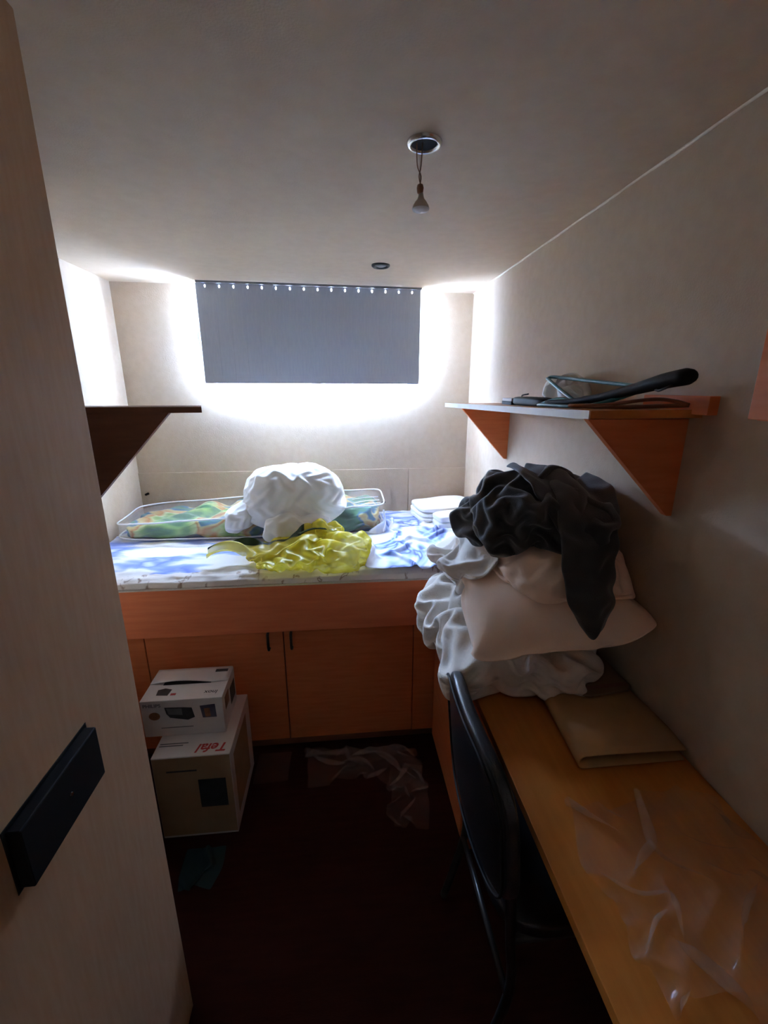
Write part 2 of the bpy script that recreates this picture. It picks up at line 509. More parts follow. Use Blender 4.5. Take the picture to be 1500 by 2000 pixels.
# low panels on the back wall, with a joint between them
for i, (x0, x1) in enumerate(((XL, 0.3855), (0.3885, XR))):
    MB().box(x0, x1, YB - .007, YB, -1.0, -0.452).build('trim_%d' % (i + 1), m_wall, bevel=.001)['kind'] = 'structure'
# bead of sealant between ceiling and right wall
b = MB().tube([(XR - .001, y, ceil_z(XR) - .001 + 0.0012 * math.sin(y * 23)) for y in np.linspace(0.06, 2.5, 40)], 0.004, 6)
b.build('trim_3', m_seam, smooth=True)['kind'] = 'structure'

# ---- window
w = bpy.data.objects.new('window_1', None); COL.objects.link(w)
w.location = (WX0, YB + .03, CZ + WZ0); ORI[w] = Vector(w.location); w['kind'] = 'structure'
fw = 0.045
b = MB().box(WX0, WX1, 2.502, 2.555, WZ0, WZ0 + fw).box(WX0, WX1, 2.502, 2.555, WZ1 - fw * .7, WZ1)
b.box(WX0, WX0 + fw, 2.502, 2.555, WZ0 + fw, WZ1 - fw * .7).box(WX1 - fw, WX1, 2.502, 2.555, WZ0 + fw, WZ1 - fw * .7)
b.box(-0.15, -0.10, 2.506, 2.552, WZ0 + fw, WZ1 - fw * .7)
b.build('window_frame', m_pvc, w, bevel=.003)
for x0, x1 in ((WX0 + fw, -0.15), (-0.10, WX1 - fw)):
    MB().box(x0, x1, 2.526, 2.532, WZ0 + fw, WZ1 - fw * .7).build('pane', m_glass, w)
hd = MB().box(-0.703, -0.685, 2.490, 2.502, 0.20, 0.285).build('window_handle', m_grey, w, bevel=.003)
MB().tube(smooth_path([(-0.694, 2.490, 0.27), (-0.696, 2.468, 0.268), (-0.698, 2.462, 0.245), (-0.696, 2.464, 0.195)], 5), [.008] * 11 + [.007, .006, .006, .005, .004], 8).build('lever', m_grey, hd, smooth=True)

# ================================================================== VERTICAL BLIND
vb = thing('vertical_blind', (-0.125, 2.42, 0.015), 'slate blue vertical slat blind hanging closed in front of the bright window', 'blind')
b = MB()
b.hexa([(-.675, 2.404, ceil_z(-.675) - .009), (.427, 2.404, ceil_z(.427) - .009), (.427, 2.44, ceil_z(.427) - .009), (-.675, 2.44, ceil_z(-.675) - .009),
        (-.675, 2.404, ceil_z(-.675)), (.427, 2.404, ceil_z(.427)), (.427, 2.44, ceil_z(.427)), (-.675, 2.44, ceil_z(-.675))])
b.build('headrail', m_grey, vb)
def slat_geo(h, wd=0.089, t=0.0004):
    # flat strip with an oval hanger slot near the top; local origin at the top centre
    hw = wd / 2
    c = (0, -0.0125); a, bb = 0.0042, 0.0068
    n = 16
    inner = [(c[0] + a * math.cos(2 * math.pi * k / n), c[1] + bb * math.sin(2 * math.pi * k / n)) for k in range(n)]
    sq = 0.020; outer = []
    for k in range(n):
        q = 2 * math.pi * k / n; cx, cy = math.cos(q), math.sin(q)
        s_ = min(hw / abs(cx) if abs(cx) > 1e-6 else 9, (0.0125 if cy > 0 else sq) / abs(cy) if abs(cy) > 1e-6 else 9)
        outer.append((c[0] + cx * s_, c[1] + cy * s_))
    yb = c[1] - sq
    vs = []; fs = []
    for yy in (-t, t):
        o = len(vs)
        vs += [(p[0], yy, p[1]) for p in inner] + [(p[0], yy, p[1]) for p in outer]
        extra = [(-hw, yy, 0), (hw, yy, 0), (hw, yy, yb), (-hw, yy, yb), (hw, yy, -h), (-hw, yy, -h)]
        e = len(vs); vs += extra
        fs += [(o + k, o + (k + 1) % n, o + n + (k + 1) % n, o + n + k) for k in range(n)]
        # corner fillers between the outer ring and the rectangle
        P2 = outer
        for ci, (X, Z) in ((e, (-hw, 0)), (e + 1, (hw, 0)), (e + 2, (hw, yb)), (e + 3, (-hw, yb))):
            for k in range(n):
                p, q2 = P2[k], P2[(k + 1) % n]
                onx = lambda r: abs(r[0] - X) < 1e-6
                onz = lambda r: abs(r[1] - Z) < 1e-6
                if (onx(p) and onz(q2) and not onx(q2)) or (onz(p) and onx(q2) and not onz(q2)):
                    fs.append((o + n + k, o + n + (k + 1) % n, ci))
        fs.append((e + 3, e + 2, e + 4, e + 5))
        ends = [e] if yy < 0 else ends + [e]
    a, b2 = ends
    half = len(fs) // 2
    rim = [(a, a + 5, b2 + 5, b2), (a + 1, a + 4, b2 + 4, b2 + 1), (a + 4, a + 5, b2 + 5, b2 + 4)]
    return vs, fs + rim, [0] * half + [1] * half + [0] * 3
z_bot = 0.017
vs, fs, slat_idx = slat_geo(0.455)
sm = bpy.data.meshes.new('slat'); sm.from_pydata(vs, [], fs); sm.materials.append(m_slat); sm.materials.append(m_slatback)
sm.polygons.foreach_set('material_index', slat_idx)
for i in range(16):
    x = -0.636 + i * 1.016 / 15
    o = bpy.data.objects.new('slat', sm); COL.objects.link(o); o.parent = vb
    zt = ceil_z(x) - .0085
    o.location = (x - (-0.125), 0.0, zt - 0.015)
    o.scale = (1, 1, (zt - (z_bot + 0.004 * (0.42 - x) / 1.09)) / 0.455)
    o.rotation_euler = (0, 0, math.radians(-1.6))

# ================================================================== CEILING LIGHTS
def downlight(c, r, name, label, empty):
    ring = m_chrome if empty else m_dmetal
    t = thing(name, c, label, 'ceiling light')
    MB().lathe(c, [(r * .70, .004), (r * .74, -.006), (r * .86, -.009), (r, -.005), (r * 1.02, .001)], 40).build('trim_ring', ring, t, smooth=True)
    MB().lathe(c, [(r * .72, -.004), (r * .70, .004), (r * .66, .0)], 40).build('inner_rim', m_dmetal, t, smooth=True)
    if empty:
        # flat black disc, painting the shade inside the open hole
        MB().lathe((c[0], c[1], c[2] - .0005), [(r * .72, -.0035), (r * .5, -.0015), (0.0005, -.001)], 32).build('opening_shade', m_hole, t, smooth=True)
    else:
        MB().lathe(c, [(r * .66, -.002), (r * .4, -.006), (0.0005, -.007)], 32).build('lens', m_grey, t, smooth=True)
    return t
c1 = (0.188, 1.064, ceil_z(.188))
downlight(c1, 0.036, 'recessed_downlight', 'chrome recessed ceiling downlight with empty black opening and bulb dangling below', True)
downlight((0.184, 2.014, ceil_z(.184)), 0.038, 'recessed_downlight', 'small dark recessed ceiling downlight just in front of the blind', False)
hb = thing('halogen_bulb', (0.183, 1.064, 0.366), 'small halogen reflector bulb dangling on brown wires from open downlight', 'bulb')
for s_ in (-1, 1):
    MB().tube(smooth_path([(.178 + s_ * .006, 1.064, c1[2] - .001), (.178 + s_ * .004, 1.064, .445), (.180 - s_ * .002, 1.063, .425), (.181 + s_ * .0015, 1.064, .408)], 5), .0013, 6).build('wire', m_wire, hb, smooth=True)
MB().lathe((.181, 1.064, .396), [(.0015, .016), (.006, .014), (.0075, .008), (.0065, 0), (.004, -.003)], 16, True, True).build('connector', m_wire, hb, smooth=True)
MB().lathe((.183, 1.064, .366), [(.0045, .030), (.006, .022), (.0075, .018), (.012, .013), (.0165, .006), (.0185, 0.0)], 24, True).build('reflector', m_ceramic, hb, smooth=True)
MB().lathe((.183, 1.064, .366), [(.0185, 0), (.017, -.003), (.010, -.005), (.0005, -.006)], 24).build('bulb_lens', m_lens, hb, smooth=True)

# ================================================================== DOOR
d = bpy.data.objects.new('door_1', None); COL.objects.link(d)
d.location = (-0.44, 0.08, CZ + ZF); ORI[d] = Vector(d.location); d['kind'] = 'structure'
MB().box(-0.460, -0.420, 0.065, 0.794, ZF + .006, 0.488).build('door_leaf', m_door, d, bevel=.002)
lk = MB().box(-0.420, -0.402, 0.450, 0.625, -0.613, -0.522).build('lock_case', m_black, d, bevel=.002)
b = MB()
for k in range(16):
    q = 2 * math.pi * k / 16
    b.v.append((-0.4005, 0.543 + .0028 * math.cos(q), -0.567 + .0028 * math.sin(q)))
    b.v.append((-0.4025, 0.543 + .0034 * math.cos(q), -0.567 + .0034 * math.sin(q)))
b.f = [tuple(range(0, 32, 2))] + [(2 * k, 2 * k + 1, (2 * k + 3) % 32, (2 * k + 2) % 32) for k in range(16)]
b.build('screw', m_chrome, lk)
MB().box(-0.4245, -0.4195, 0.444, 0.631, -0.619, -0.516).build('back_plate', m_dmetal, d, bevel=.0015)

# ================================================================== SHELVES
rs = thing('wall_shelf', (0.62, 1.4, -0.30), 'orange wooden wall shelf with triangular brackets holding hangers above the clothes pile', 'shelf')
th = .017
zn, zfz = -.046, -.068
pl = [(.513, .877, zn), (XR, .835, zn + .004), (XR, 2.03, zfz), (.483, 2.03, zfz)]
MB().hexa([(p[0], p[1], p[2] - th) for p in pl] + pl).build('shelf_board', m_woody, rs, bevel=.001)
MB().hexa([(.509, .877, zn - th - .0005), (.513, .8775, zn - th - .0005), (.483, 2.03, zfz - th - .0005), (.479, 2.03, zfz - th - .0005),
           (.509, .877, zn + .0005), (.513, .8775, zn + .0005), (.483, 2.03, zfz + .0005), (.479, 2.03, zfz + .0005)]).build('edge_strip', m_edge, rs)
for (y, tipx, zt, zb) in ((.868, .503, zn - th, -.274), (1.862, .512, zfz - th + .003, -.302)):
    MB().prism([(tipx, y, zt), (XR, y, zt), (XR, y, zb), (XR - .012, y, zb)], (0, .018, 0)).build('bracket', m_wood, rs, bevel=.0008)
MB().box(XR - .022, XR, .800, .990, -.052, -.016).build('cleat', m_wood, rs, bevel=.001)

ls = thing('wall_shelf', (-0.58, 1.28, -0.345), 'dark reddish brown wall shelf with triangular bracket beside the open door', 'shelf')
pl = [(-.72, 1.24, -.049), (-.366, 1.24, -.049), (-.392, 1.33, -.049), (-.72, 1.33, -.049)]
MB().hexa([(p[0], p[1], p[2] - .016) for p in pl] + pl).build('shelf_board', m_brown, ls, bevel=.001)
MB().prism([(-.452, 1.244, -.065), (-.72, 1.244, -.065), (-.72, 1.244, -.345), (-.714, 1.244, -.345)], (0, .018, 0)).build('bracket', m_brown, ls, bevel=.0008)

wc = thing('wall_cabinet', (.635, .35, -.045), 'orange wooden wall cabinet cut off by the right edge of view', 'cabinet')
MB().box(.560, XR, .12, .553, -.043, .37).build('carcass', m_wood, wc, bevel=.001)
for y0, y1 in ((.122, .335), (.338, .551)):
    MB().box(.544, .560, y0, y1, -.041, .368).build('door', m_wood, wc, bevel=.0012)
MB().box(.600, XR, .13, .545, -.052, -.043).build('bottom_shade_strip', m_brown, wc)  # dark strip added to draw the shadow line beneath the cabinet

# ================================================================== BED
bed = thing('cabin_bed', (-.19, 2.05, ZF), 'built-in wooden cabin bed with cupboard doors under a deep front board', 'bed')
MB().box(-1.105, .72, 1.600, 1.622, -.945, -.744).build('front_board', m_woodx, bed, bevel=.0012)
MB().box(-1.105, .72, 1.599, 1.6225, -.7440, -.7425).build('edge_strip', m_edge, bed)
MB().box(-1.105, .72, 1.622, 2.485, -.83, -.80).build('platform', m_wood, bed)
MB().box(-1.105, -.80, 1.625, 1.645, -1.49, -.945).build('side_panel', m_wood, bed, bevel=.001)
MB().box(.286, .72, 1.625, 1.645, -1.49, -.945).build('side_panel', m_wood, bed, bevel=.001)
for x0, x1, hx in ((-.796, -.2575, -.314), (-.2525, .2825, -.222)):
    dr = MB().box(x0, x1, 1.625, 1.643, -1.488, -.948).build('door', m_wood, bed, bevel=.0012)
    MB().tube(smooth_path([(hx, 1.626, -.957), (hx, 1.606, -.960), (hx, 1.602, -.990), (hx, 1.606, -1.028), (hx, 1.626, -1.032)], 5), .0055, 8).build('handle', m_dmetal, dr, smooth=True)
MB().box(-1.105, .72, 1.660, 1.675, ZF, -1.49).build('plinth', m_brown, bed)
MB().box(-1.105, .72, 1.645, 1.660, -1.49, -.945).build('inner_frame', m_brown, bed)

# mattress with patterned sheet: rounded box, puckered along the front
def mattress():
    nx, ny = 150, 90
    P = []; F = []
    def prof(t):
        # 0 .. 1 from front bottom edge, over the front, to the back
        pts = [(1.6235, -.798), (1.616, -.765), (1.612, -.742), (1.618, -.722), (1.645, -.709), (1.70, -.705), (2.487, -.705)]
        L = [0]
        for a, c in zip(pts, pts[1:]): L.append(L[-1] + math.hypot(c[0] - a[0], c[1] - a[1]))
        # spend half of the rows on the front quarter
        s = (t * 2 * 0.16) if t < .5 else 0.16 + (t - .5) * 2 * (L[-1] - .16)
        for k in range(len(pts) - 1):
            if s <= L[k + 1] + 1e-9:
                u = (s - L[k]) / (L[k + 1] - L[k]); return pts[k][0] + (pts[k + 1][0] - pts[k][0]) * u, pts[k][1] + (pts[k + 1][1] - pts[k][1]) * u
        return pts[-1]
    for j in range(ny):
        t = j / (ny - 1); y, z = prof(t)
        for i in range(nx):
            x = -1.10 + 1.815 * i / (nx - 1)
            front = math.exp(-((y - 1.63) / .06) ** 2)
            p = Vector((x, y, z))
            a = mnoise.noise(Vector((x * 14, y * 20, z * 25))); c = mnoise.noise(Vector((x * 34 + 9, y * 26, z * 30)))
            r = 1 - abs(mnoise.noise(Vector((x * 7 + 3, y * 9, 1.3)))) * 2
            dz = .006 * a + .003 * c + .004 * max(0, r) ** 3
            yy = y - front * (.004 * a + .004 * c) + (0 if y > 1.6 else 0)
            zz = z + (dz if t > .3 else dz * .6)
            P.append((x, min(max(yy, 1.6235 if z < -.744 else 1.603), 2.487), zz))
    F = [(j * nx + i, j * nx + i + 1, (j + 1) * nx + i + 1, (j + 1) * nx + i) for j in range(ny - 1) for i in range(nx - 1)]
    n0 = len(P)
    # bottom
    P += [(-1.10, 1.6235, -.7985), (.715, 1.6235, -.7985), (.715, 2.487, -.7985), (-1.10, 2.487, -.7985)]
    F.append((n0, n0 + 3, n0 + 2, n0 + 1))
    o = link('mattress', P, F, [m_sheet, m_border], base=(-.19, 2.05, -.80), smooth=True,
             matidx=[1 if q[0] < n0 and P[q[0]][1] < 1.672 + .018 * mnoise.noise(Vector((P[q[0]][0] * 9, 3, 1))) else 0 for q in F])
    return setp(o, 'mattress in rumpled blue and white patterned sheet lying on the cabin bed', 'mattress')
mattress()

# ================================================================== DESK
dk = thing('desk', (.53, .85, ZF), 'long orange wooden desk along the right wall under the pillow pile', 'desk')
MB().box(.330, XR - .002, .07, 1.596, -.792, -.770).build('desk_top', m_woody, dk, bevel=.0012)
cb = MB().box(.388, XR - .004, 1.12, 1.594, ZF, -.792).build('desk_cabinet', m_wood, dk, bevel=.001)
MB().box(.372, .388, 1.122, 1.592, -1.49, -.797).build('cabinet_door', m_wood, dk, bevel=.001)
MB().box(.345, XR - .004, .075, .095, ZF, -.792).build('side_panel', m_wood, dk, bevel=.001)
MB().box(XR - .020, XR - .004, .095, 1.12, -1.10, -.792).build('back_panel', m_brown, dk)

# ================================================================== SOFT THINGS ON THE BED
def soft_obj(name, S, mat, parent=None, sub=1, label=None, cat=None, sp=True, solid=0.0, group=None):
    if sp: splat(S.P, S.F)
    o = link(name, S.P, S.F, mat, parent, smooth=True, subsurf=sub, solid=solid)
    if parent is None: setp(o, label, cat, group)
    return o

def wrinkled(n, c, r, e, excess, seed, lump=.03, k=.03, steps=50, ang=(0, 0, 0), kb=.5, floor=None, g=.0004, shape=None, coll=True, maxpen=.09):
    T, F = superblob(n, r, e)
    rm = min(r)
    T = T * (1 + nz(T, 3.2 / max(r) * .5, seed)[:, None] * lump / rm)
    if shape is not None: T = shape(T)
    T = rot(T, *ang) + np.array(c)
    N = nzv(T, 26, seed) * .006 + nzv(T, 60, seed + 5) * .003
    ex = 1 + excess * (0.6 + 0.8 * (nz(T, 7, seed + 3) + .5))
    S = Soft(T + N, F, ex, T, kb=kb)
    S.run(steps, 5, g=g, target=T, k=k, coll=collide(maxpen=maxpen) if coll else None)
    return S

# quilt in its clear zip bag
def squash(T):
    T = T.copy(); t = (T[:, 0] + .62) / 1.24
    T[:, 2] = (T[:, 2] + .06) * (0.62 + .55 * t) - .06
    return T
Sq = wrinkled(30, (-.435, 2.262, -.640), (.628, .198, .062), 4.5, .12, 2.0, lump=.010, k=.05, steps=40, shape=squash, kb=.35)
soft_obj('folded_quilt', Sq, m_quilt, label='folded quilt with green orange and blue print inside the clear zip bag', cat='quilt')
def bag_shape(T):
    T = squash(T); return T
Tb, Fb = superblob(22, (.650, .214, .064), 6)
Tb = bag_shape(Tb); Tb = Tb * (1 + nz(Tb, 6, 4.)[:, None] * .02)
Tb[:, 2] += .006 * nz(Tb, 11, 9.) * (Tb[:, 2] > 0)
Tb += np.array((-.435, 2.262, -.632))
Tb[:, 2] = np.maximum(Tb[:, 2], -.700); Tb[:, 1] = np.minimum(Tb[:, 1], 2.487); Tb[:, 0] = np.maximum(Tb[:, 0], -1.098)
zb = thing('quilt_bag', (-.435, 2.262, -.705), 'long clear vinyl zip bag with white piping lying along the back of the bed', 'bag')
link('bag_film', Tb, Fb, m_clear, zb, smooth=True)
splat(Tb, Fb)
def bag_loop(level, wig, seed):
    pts = []
    for k in range(90):
        q = 2 * math.pi * k / 90; cx, sy = math.cos(q), math.sin(q)
        e = 6; l = (abs(cx) ** e + abs(sy) ** e) ** (1 / e)
        x, y = .648 * cx / l, .212 * sy / l
        t = (x + .62) / 1.24
        z = (level + .06) * (.62 + .55 * t) - .06 + wig * mnoise.noise(Vector((x * 5, y * 5, seed)))
        pts.append((max(x - .435, -1.098), min(y + 2.262, 2.486), max(-.632 + z, -.698)))
    return pts + [pts[0]]
MB().tube(bag_loop(.056, .014, 1.), .0042, 6).build('piping', m_piping, zb, smooth=True)
MB().tube(bag_loop(-.058, .006, 3.), .0042, 6).build('piping', m_piping, zb, smooth=True)
MB().tube(smooth_path([(.200, 2.06, -.690), (.208, 2.055, -.64), (.200, 2.06, -.575)], 6), .0042, 6).build('piping', m_piping, zb, smooth=True)
for i, yy in enumerate((2.11, 2.17, 2.24)):
    MB().tube(smooth_path([(.05, yy - .03, -.563 + .003 * i), (.12, yy, -.556), (.19, yy + .03, -.560)], 6), .0042, 6, flat=.5).build('strap', m_piping, zb, smooth=True)
for p in ((-1.07, 2.47, -.565), (.222, 2.30, -.600)):
    MB().tube([(p[0] - .008, p[1], p[2] - .004), (p[0], p[1], p[2]), (p[0] + .01, p[1], p[2] + .004)], .006, 8).build('zip_tab', m_black, zb, smooth=True)

# white duvet rolled in a bundle
def bundle_shape(T):
    T = T.copy()
    T[:, 0] *= 1 + .10 * np.clip(T[:, 2] / .17, -1, 1) * -1 * 0 + .06 * np.cos(T[:, 2] * 14)
    low = np.clip((-.03 - T[:, 2]) / .14, 0, 1)
    T[:, 0] *= 1 - .28 * low
    return T
du = thing('duvet_bundle', (-.23, 2.10, -.69), 'bright white duvet rolled into a puffy bundle standing on the bed', 'duvet')
Sd = wrinkled(34, (-.232, 2.13, -.515), (.222, .17, .168), 3.0, .055, 11., lump=.014, k=.03, steps=60, shape=bundle_shape, kb=.55, maxpen=.05)
link('rolled_duvet', Sd.P, Sd.F, m_white_cloth, du, smooth=True, subsurf=1); splat(Sd.P, Sd.F)
Sd2 = wrinkled(18, (-.485, 2.10, -.585), (.085, .11, .055), 2.6, .07, 17., lump=.010, k=.03, steps=40, ang=(0, -32, 0), coll=False)
link('duvet_end', Sd2.P, Sd2.F, m_white_cloth, du, smooth=True, subsurf=1); splat(Sd2.P, Sd2.F)
Sd3 = wrinkled(18, (-.215, 1.975, -.620), (.150, .060, .075), 3.2, .07, 23., lump=.010, k=.03, steps=40, coll=False)
link('hanging_fold', Sd3.P, Sd3.F, m_white_cloth, du, smooth=True, subsurf=1); splat(Sd3.P, Sd3.F)

# yellow carrier bag
yb = thing('carrier_bag', (-.22, 1.76, -.70), 'crumpled translucent yellow plastic carrier bag with dark green edges on the bed front', 'bag')
def ybag_shape(T):
    T = T.copy()
    T[:, 2] *= 1 + .5 * np.clip(T[:, 0] / .2, -1, 1) + .5 * np.clip(T[:, 1] / .12, -1, 1)
    return T
Sy = wrinkled(34, (-.165, 1.750, -.660), (.230, .150, .044), 3.2, .32, 71., lump=.016, k=.03, steps=60, shape=ybag_shape, kb=.12, ang=(0, 0, -6))
Sy.P[:, 1] = np.maximum(Sy.P[:, 1], 1.604)
link('bag_film', Sy.P, Sy.F, m_yellow, yb, smooth=True, subsurf=1); splat(Sy.P, Sy.F)
S2 = wrinkled(16, (-.085, 1.875, -.620), (.085, .05, .055), 2.2, .30, 77., lump=.015, k=.04, steps=40, kb=.12, coll=False)
link('bag_top', S2.P, S2.F, m_yellow, yb, smooth=True, subsurf=1)
# flattened mouth of the bag with its printed dark edge
P0, F2 = grid_sheet(40, 14, lambda u, v: (-.55 + .46 * u, 1.735 + .14 * (v - .4) * (.35 + .65 * u) + .05 * u + .02 * math.sin(u * 8), -.660 + .02 * math.sin(u * 9) + .06 * v * (.4 + .6 * u) + .012 * math.sin(v * 9 + u * 14)))
S3 = Soft(P0 + nzv(P0, 22, 8.) * .014, F2, 1.05, P0, kb=.2)
S3.run(40, 6, g=.0002, target=P0, k=.04, coll=collide(maxpen=.05, friction=.3))
link('bag_mouth', S3.P, F2, [m_yellow, m_green], yb, smooth=True, subsurf=1, matidx=[1 if q[0] // 40 >= 10 and q[0] % 40 < 32 else 0 for q in F2])
splat(S3.P, F2)
MB().tube(smooth_path([(-.19, 1.80, -.600), (-.13, 1.83, -.588), (-.07, 1.835, -.592), (-.03, 1.83, -.602)], 6), .008, 8, flat=.4).build('handle_edge', m_green, yb, smooth=True)

# loose cover rumpled at the right side of the bed, one corner hanging over the front board
def loose(u, v):
    return (.10 + .50 * u + .05 * v, 1.632 + .62 * v, -.66 + .03 * mnoise.noise(Vector((u * 5, v * 5, 7.))))
P0, Fl = grid_sheet(52, 62, loose)
R0, _ = grid_sheet(52, 62, lambda u, v: (.60 * u, .72 * v, 0))
Sl = Soft(P0 + nzv(P0, 14, 5.) * .02, Fl, 1.0, R0, kb=.3)
Sl.run(70, 6, g=.0009, coll=collide(maxpen=.2, friction=.3))
soft_obj('bed_cover', Sl, m_sheet2, label='rumpled pale blue and white cover spread on the right half of the mattress', cat='cover', solid=.002)

# folded white linen by the right wall
def folded_stack(name, c, sx, sy, layers, t, az, mat, label, cat, seed):
    o = thing(name, c, label, cat)
    z = 0
    for k in range(layers):
        P, F = superblob(12, (sx / 2 * (1 - .02 * k), sy / 2 * (1 - .015 * k), t / 2), 7)
        P[:, 2] += nz(P, 9, seed + k) * .006 + .012 * (P[:, 0] / sx) * math.sin(seed)
        P[:, :2] += nzv(P, 12, seed + 2 * k)[:, :2] * .006
        P = rot(P, 0, 0, az + 2 * math.sin(seed * k)) + np.array((c[0], c[1], c[2] + z + t / 2 + .002))
        P[:, 0] = np.minimum(P[:, 0], .712); P[:, 1] = np.minimum(P[:, 1], 2.486)
        link('folded_layer', P, F, mat, o, smooth=True, subsurf=1); splat(P, F)
        z += t * .96
    return o
folded_stack('folded_sheet', (.560, 2.335, -.690), .33, .26, 3, .026, 8, m_white_cloth, 'folded white bed sheets stacked by the right wall at the back of the bed', 'linen', 1.3)
folded_stack('folded_towel', (.590, 2.150, -.690), .24, .12, 2, .034, 14, m_towel, 'small folded white towel in front of the folded sheets', 'towel', 2.2)

# ================================================================== PILE ON THE DESK
def blanket_shape(T):
    T = T.copy()
    left = np.clip((-T[:, 0] - .12) / .12, 0, 1)
    T[:, 2] -= .05 * left ** 1.5
    return T
Sb = wrinkled(36, (.485, 1.20, -.694), (.225, .310, .072), 3.4, .22, 31., lump=.012, k=.02, steps=60, shape=blanket_shape, kb=.4, maxpen=.04)
soft_obj('blanket', Sb, m_quilted, label='crumpled greyish white blanket at the bottom of the desk pile', cat='blanket')

def pillow(a, bdim, nx, ny, pr, seed):
    def top(u, v): return ((u - .5) * a, (v - .5) * bdim, 0)
    P, F = grid_sheet(nx, ny, top)
    n = len(P); mp = {}
    P2 = list(map(tuple, P)); 
    for j in range(ny):
        for i in range(nx):
            k = j * nx + i
            if i in (0, nx - 1) or j in (0, ny - 1): mp[k] = k
            else: mp[k] = len(P2); P2.append(tuple(P[k]))
    F2 = list(F) + [tuple(mp[k] for k in q[::-1]) for q in F]
    P2 = np.array(P2, float)
    def rnd(P):
        Q = P.copy(); u = np.abs(P[:, 0]) / (a / 2); v = np.abs(P[:, 1]) / (bdim / 2)
        k = 1 - .15 * (u * v) ** 3
        Q[:, 0] *= k * (1 - .05 * (1 - v ** 2) * 0); Q[:, 1] *= k
        return Q
    P2 = rnd(P2)
    R = P2.copy()
    edge = np.minimum(np.minimum(R[:, 0] + a / 2, a / 2 - R[:, 0]), np.minimum(R[:, 1] + bdim / 2, bdim / 2 - R[:, 1]))
    up = np.zeros(len(P2)); up[:n] = 1; up[n:] = -1
    P2[:, 2] = up * np.clip(edge, 0, .05) * .5 + 0
    P2 += nzv(P2, 20, seed) * .006
    S = Soft(P2, F2, 1 + .30 * np.clip(nz(R + np.array((0, 0, 1.)) * up[:, None] * .3, 9, seed) + .25, 0, 1), R, kb=.2, kd=.5)
    S.run(70, 6, pressure=pr, damp=.9)
    return S

def place(S, c, ang, steps=30, g=.0006, pr=.0012, maxpen=.12):
    S.P = rot(S.P - S.P.mean(0), *ang) + np.array(c); S.V[:] = 0
    S.run(steps, 6, g=g, pressure=pr, coll=collide(maxpen=maxpen, friction=.6), damp=.85)
    return S
Pb = place(pillow(.44, .50, 30, 34, .0016, 2.), (.535, 1.400, -.56), (-6, 8, 4))
soft_obj('pillow', Pb, m_cream2, label='pale grey white pillow at the left of the pile, nearest the bed', cat='pillow')
Pa = place(pillow(.48, .54, 34, 38, .0013, 5.), (.540, 1.085, -.588), (5, -21, -10), steps=16, g=.0001, pr=.0011)
soft_obj('pillow', Pa, m_cream, label='peach tinted pillow with corner pointing out above the chair back', cat='pillow')
Sc0 = wrinkled(28, (.572, 1.075, -.455), (.165, .195, .100), 2.5, .09, 35., lump=.012, k=.03, steps=50, kb=.4, ang=(0, -8, 0), maxpen=.06)
soft_obj('rolled_duvet', Sc0, m_cream, label='plump cream duvet pressed against the right wall under the black clothes', cat='duvet')

Sp = wrinkled(22, (.415, 1.225, -.545), (.125, .155, .032), 3.0, .28, 83., lump=.010, k=.03, steps=50, kb=.4, ang=(0, 22, 10), maxpen=.05)
soft_obj('pillowcase', Sp, m_cream2, label='rumpled pale pillowcase on the left of the pile beside the black clothes', cat='pillowcase')

# black clothes heaped on the pillows
bc = thing('black_clothes', (.53, 1.10, -.42), 'heap of crumpled black clothes thrown on top of the pillow pile', 'clothes')
Sc = wrinkled(34, (.530, 1.115, -.330), (.175, .185, .115), 2.3, .22, 41., lump=.035, k=.018, steps=60, kb=.5, maxpen=.06)
link('heap', Sc.P, Sc.F, m_bcloth, bc, smooth=True, subsurf=1); splat(Sc.P, Sc.F)
Sh = wrinkled(16, (.395, 1.20, -.36), (.06, .06, .065), 2.2, .25, 47., lump=.02, k=.03, steps=40, coll=False)
link('sleeve_end', Sh.P, Sh.F, m_bcloth, bc, smooth=True, subsurf=1)
def strip(path, widths, nu, nv, seed, name, ex=1.06):
    pts = smooth_path(path, 8); m = len(pts)
    def f(u, v):
        t = v * (m - 1); i = min(int(t), m - 2); p = pts[i].lerp(pts[i + 1], t - i)
        wv = np.interp(v, np.linspace(0, 1, len(widths)), widths)
        return (p.x + (u - .5) * wv, p.y + .02 * math.sin(u * math.pi) * -1, p.z + .01 * math.sin(u * 7 + v * 3))
    P, F = grid_sheet(nu, nv, f)
    S = Soft(P + nzv(P, 25, seed) * .008, F, ex, P, kb=.4)
    S.run(40, 6, g=.0003, target=P, k=.04)
    link(name, S.P, F, m_bcloth, bc, smooth=True, subsurf=1, solid=.006)
strip([(.60, 1.12, -.225), (.590, 1.0, -.245), (.570, .925, -.315), (.553, .874, -.40), (.556, .852, -.47), (.562, .843, -.53)], [.13, .15, .14, .12, .11, .03], 18, 34, 51., 'sleeve')
strip([(.50, 1.20, -.21), (.515, 1.08, -.215), (.530, .985, -.255), (.540, .935, -.33)], [.06, .12, .13, .05], 14, 22, 57., 'collar_flap')

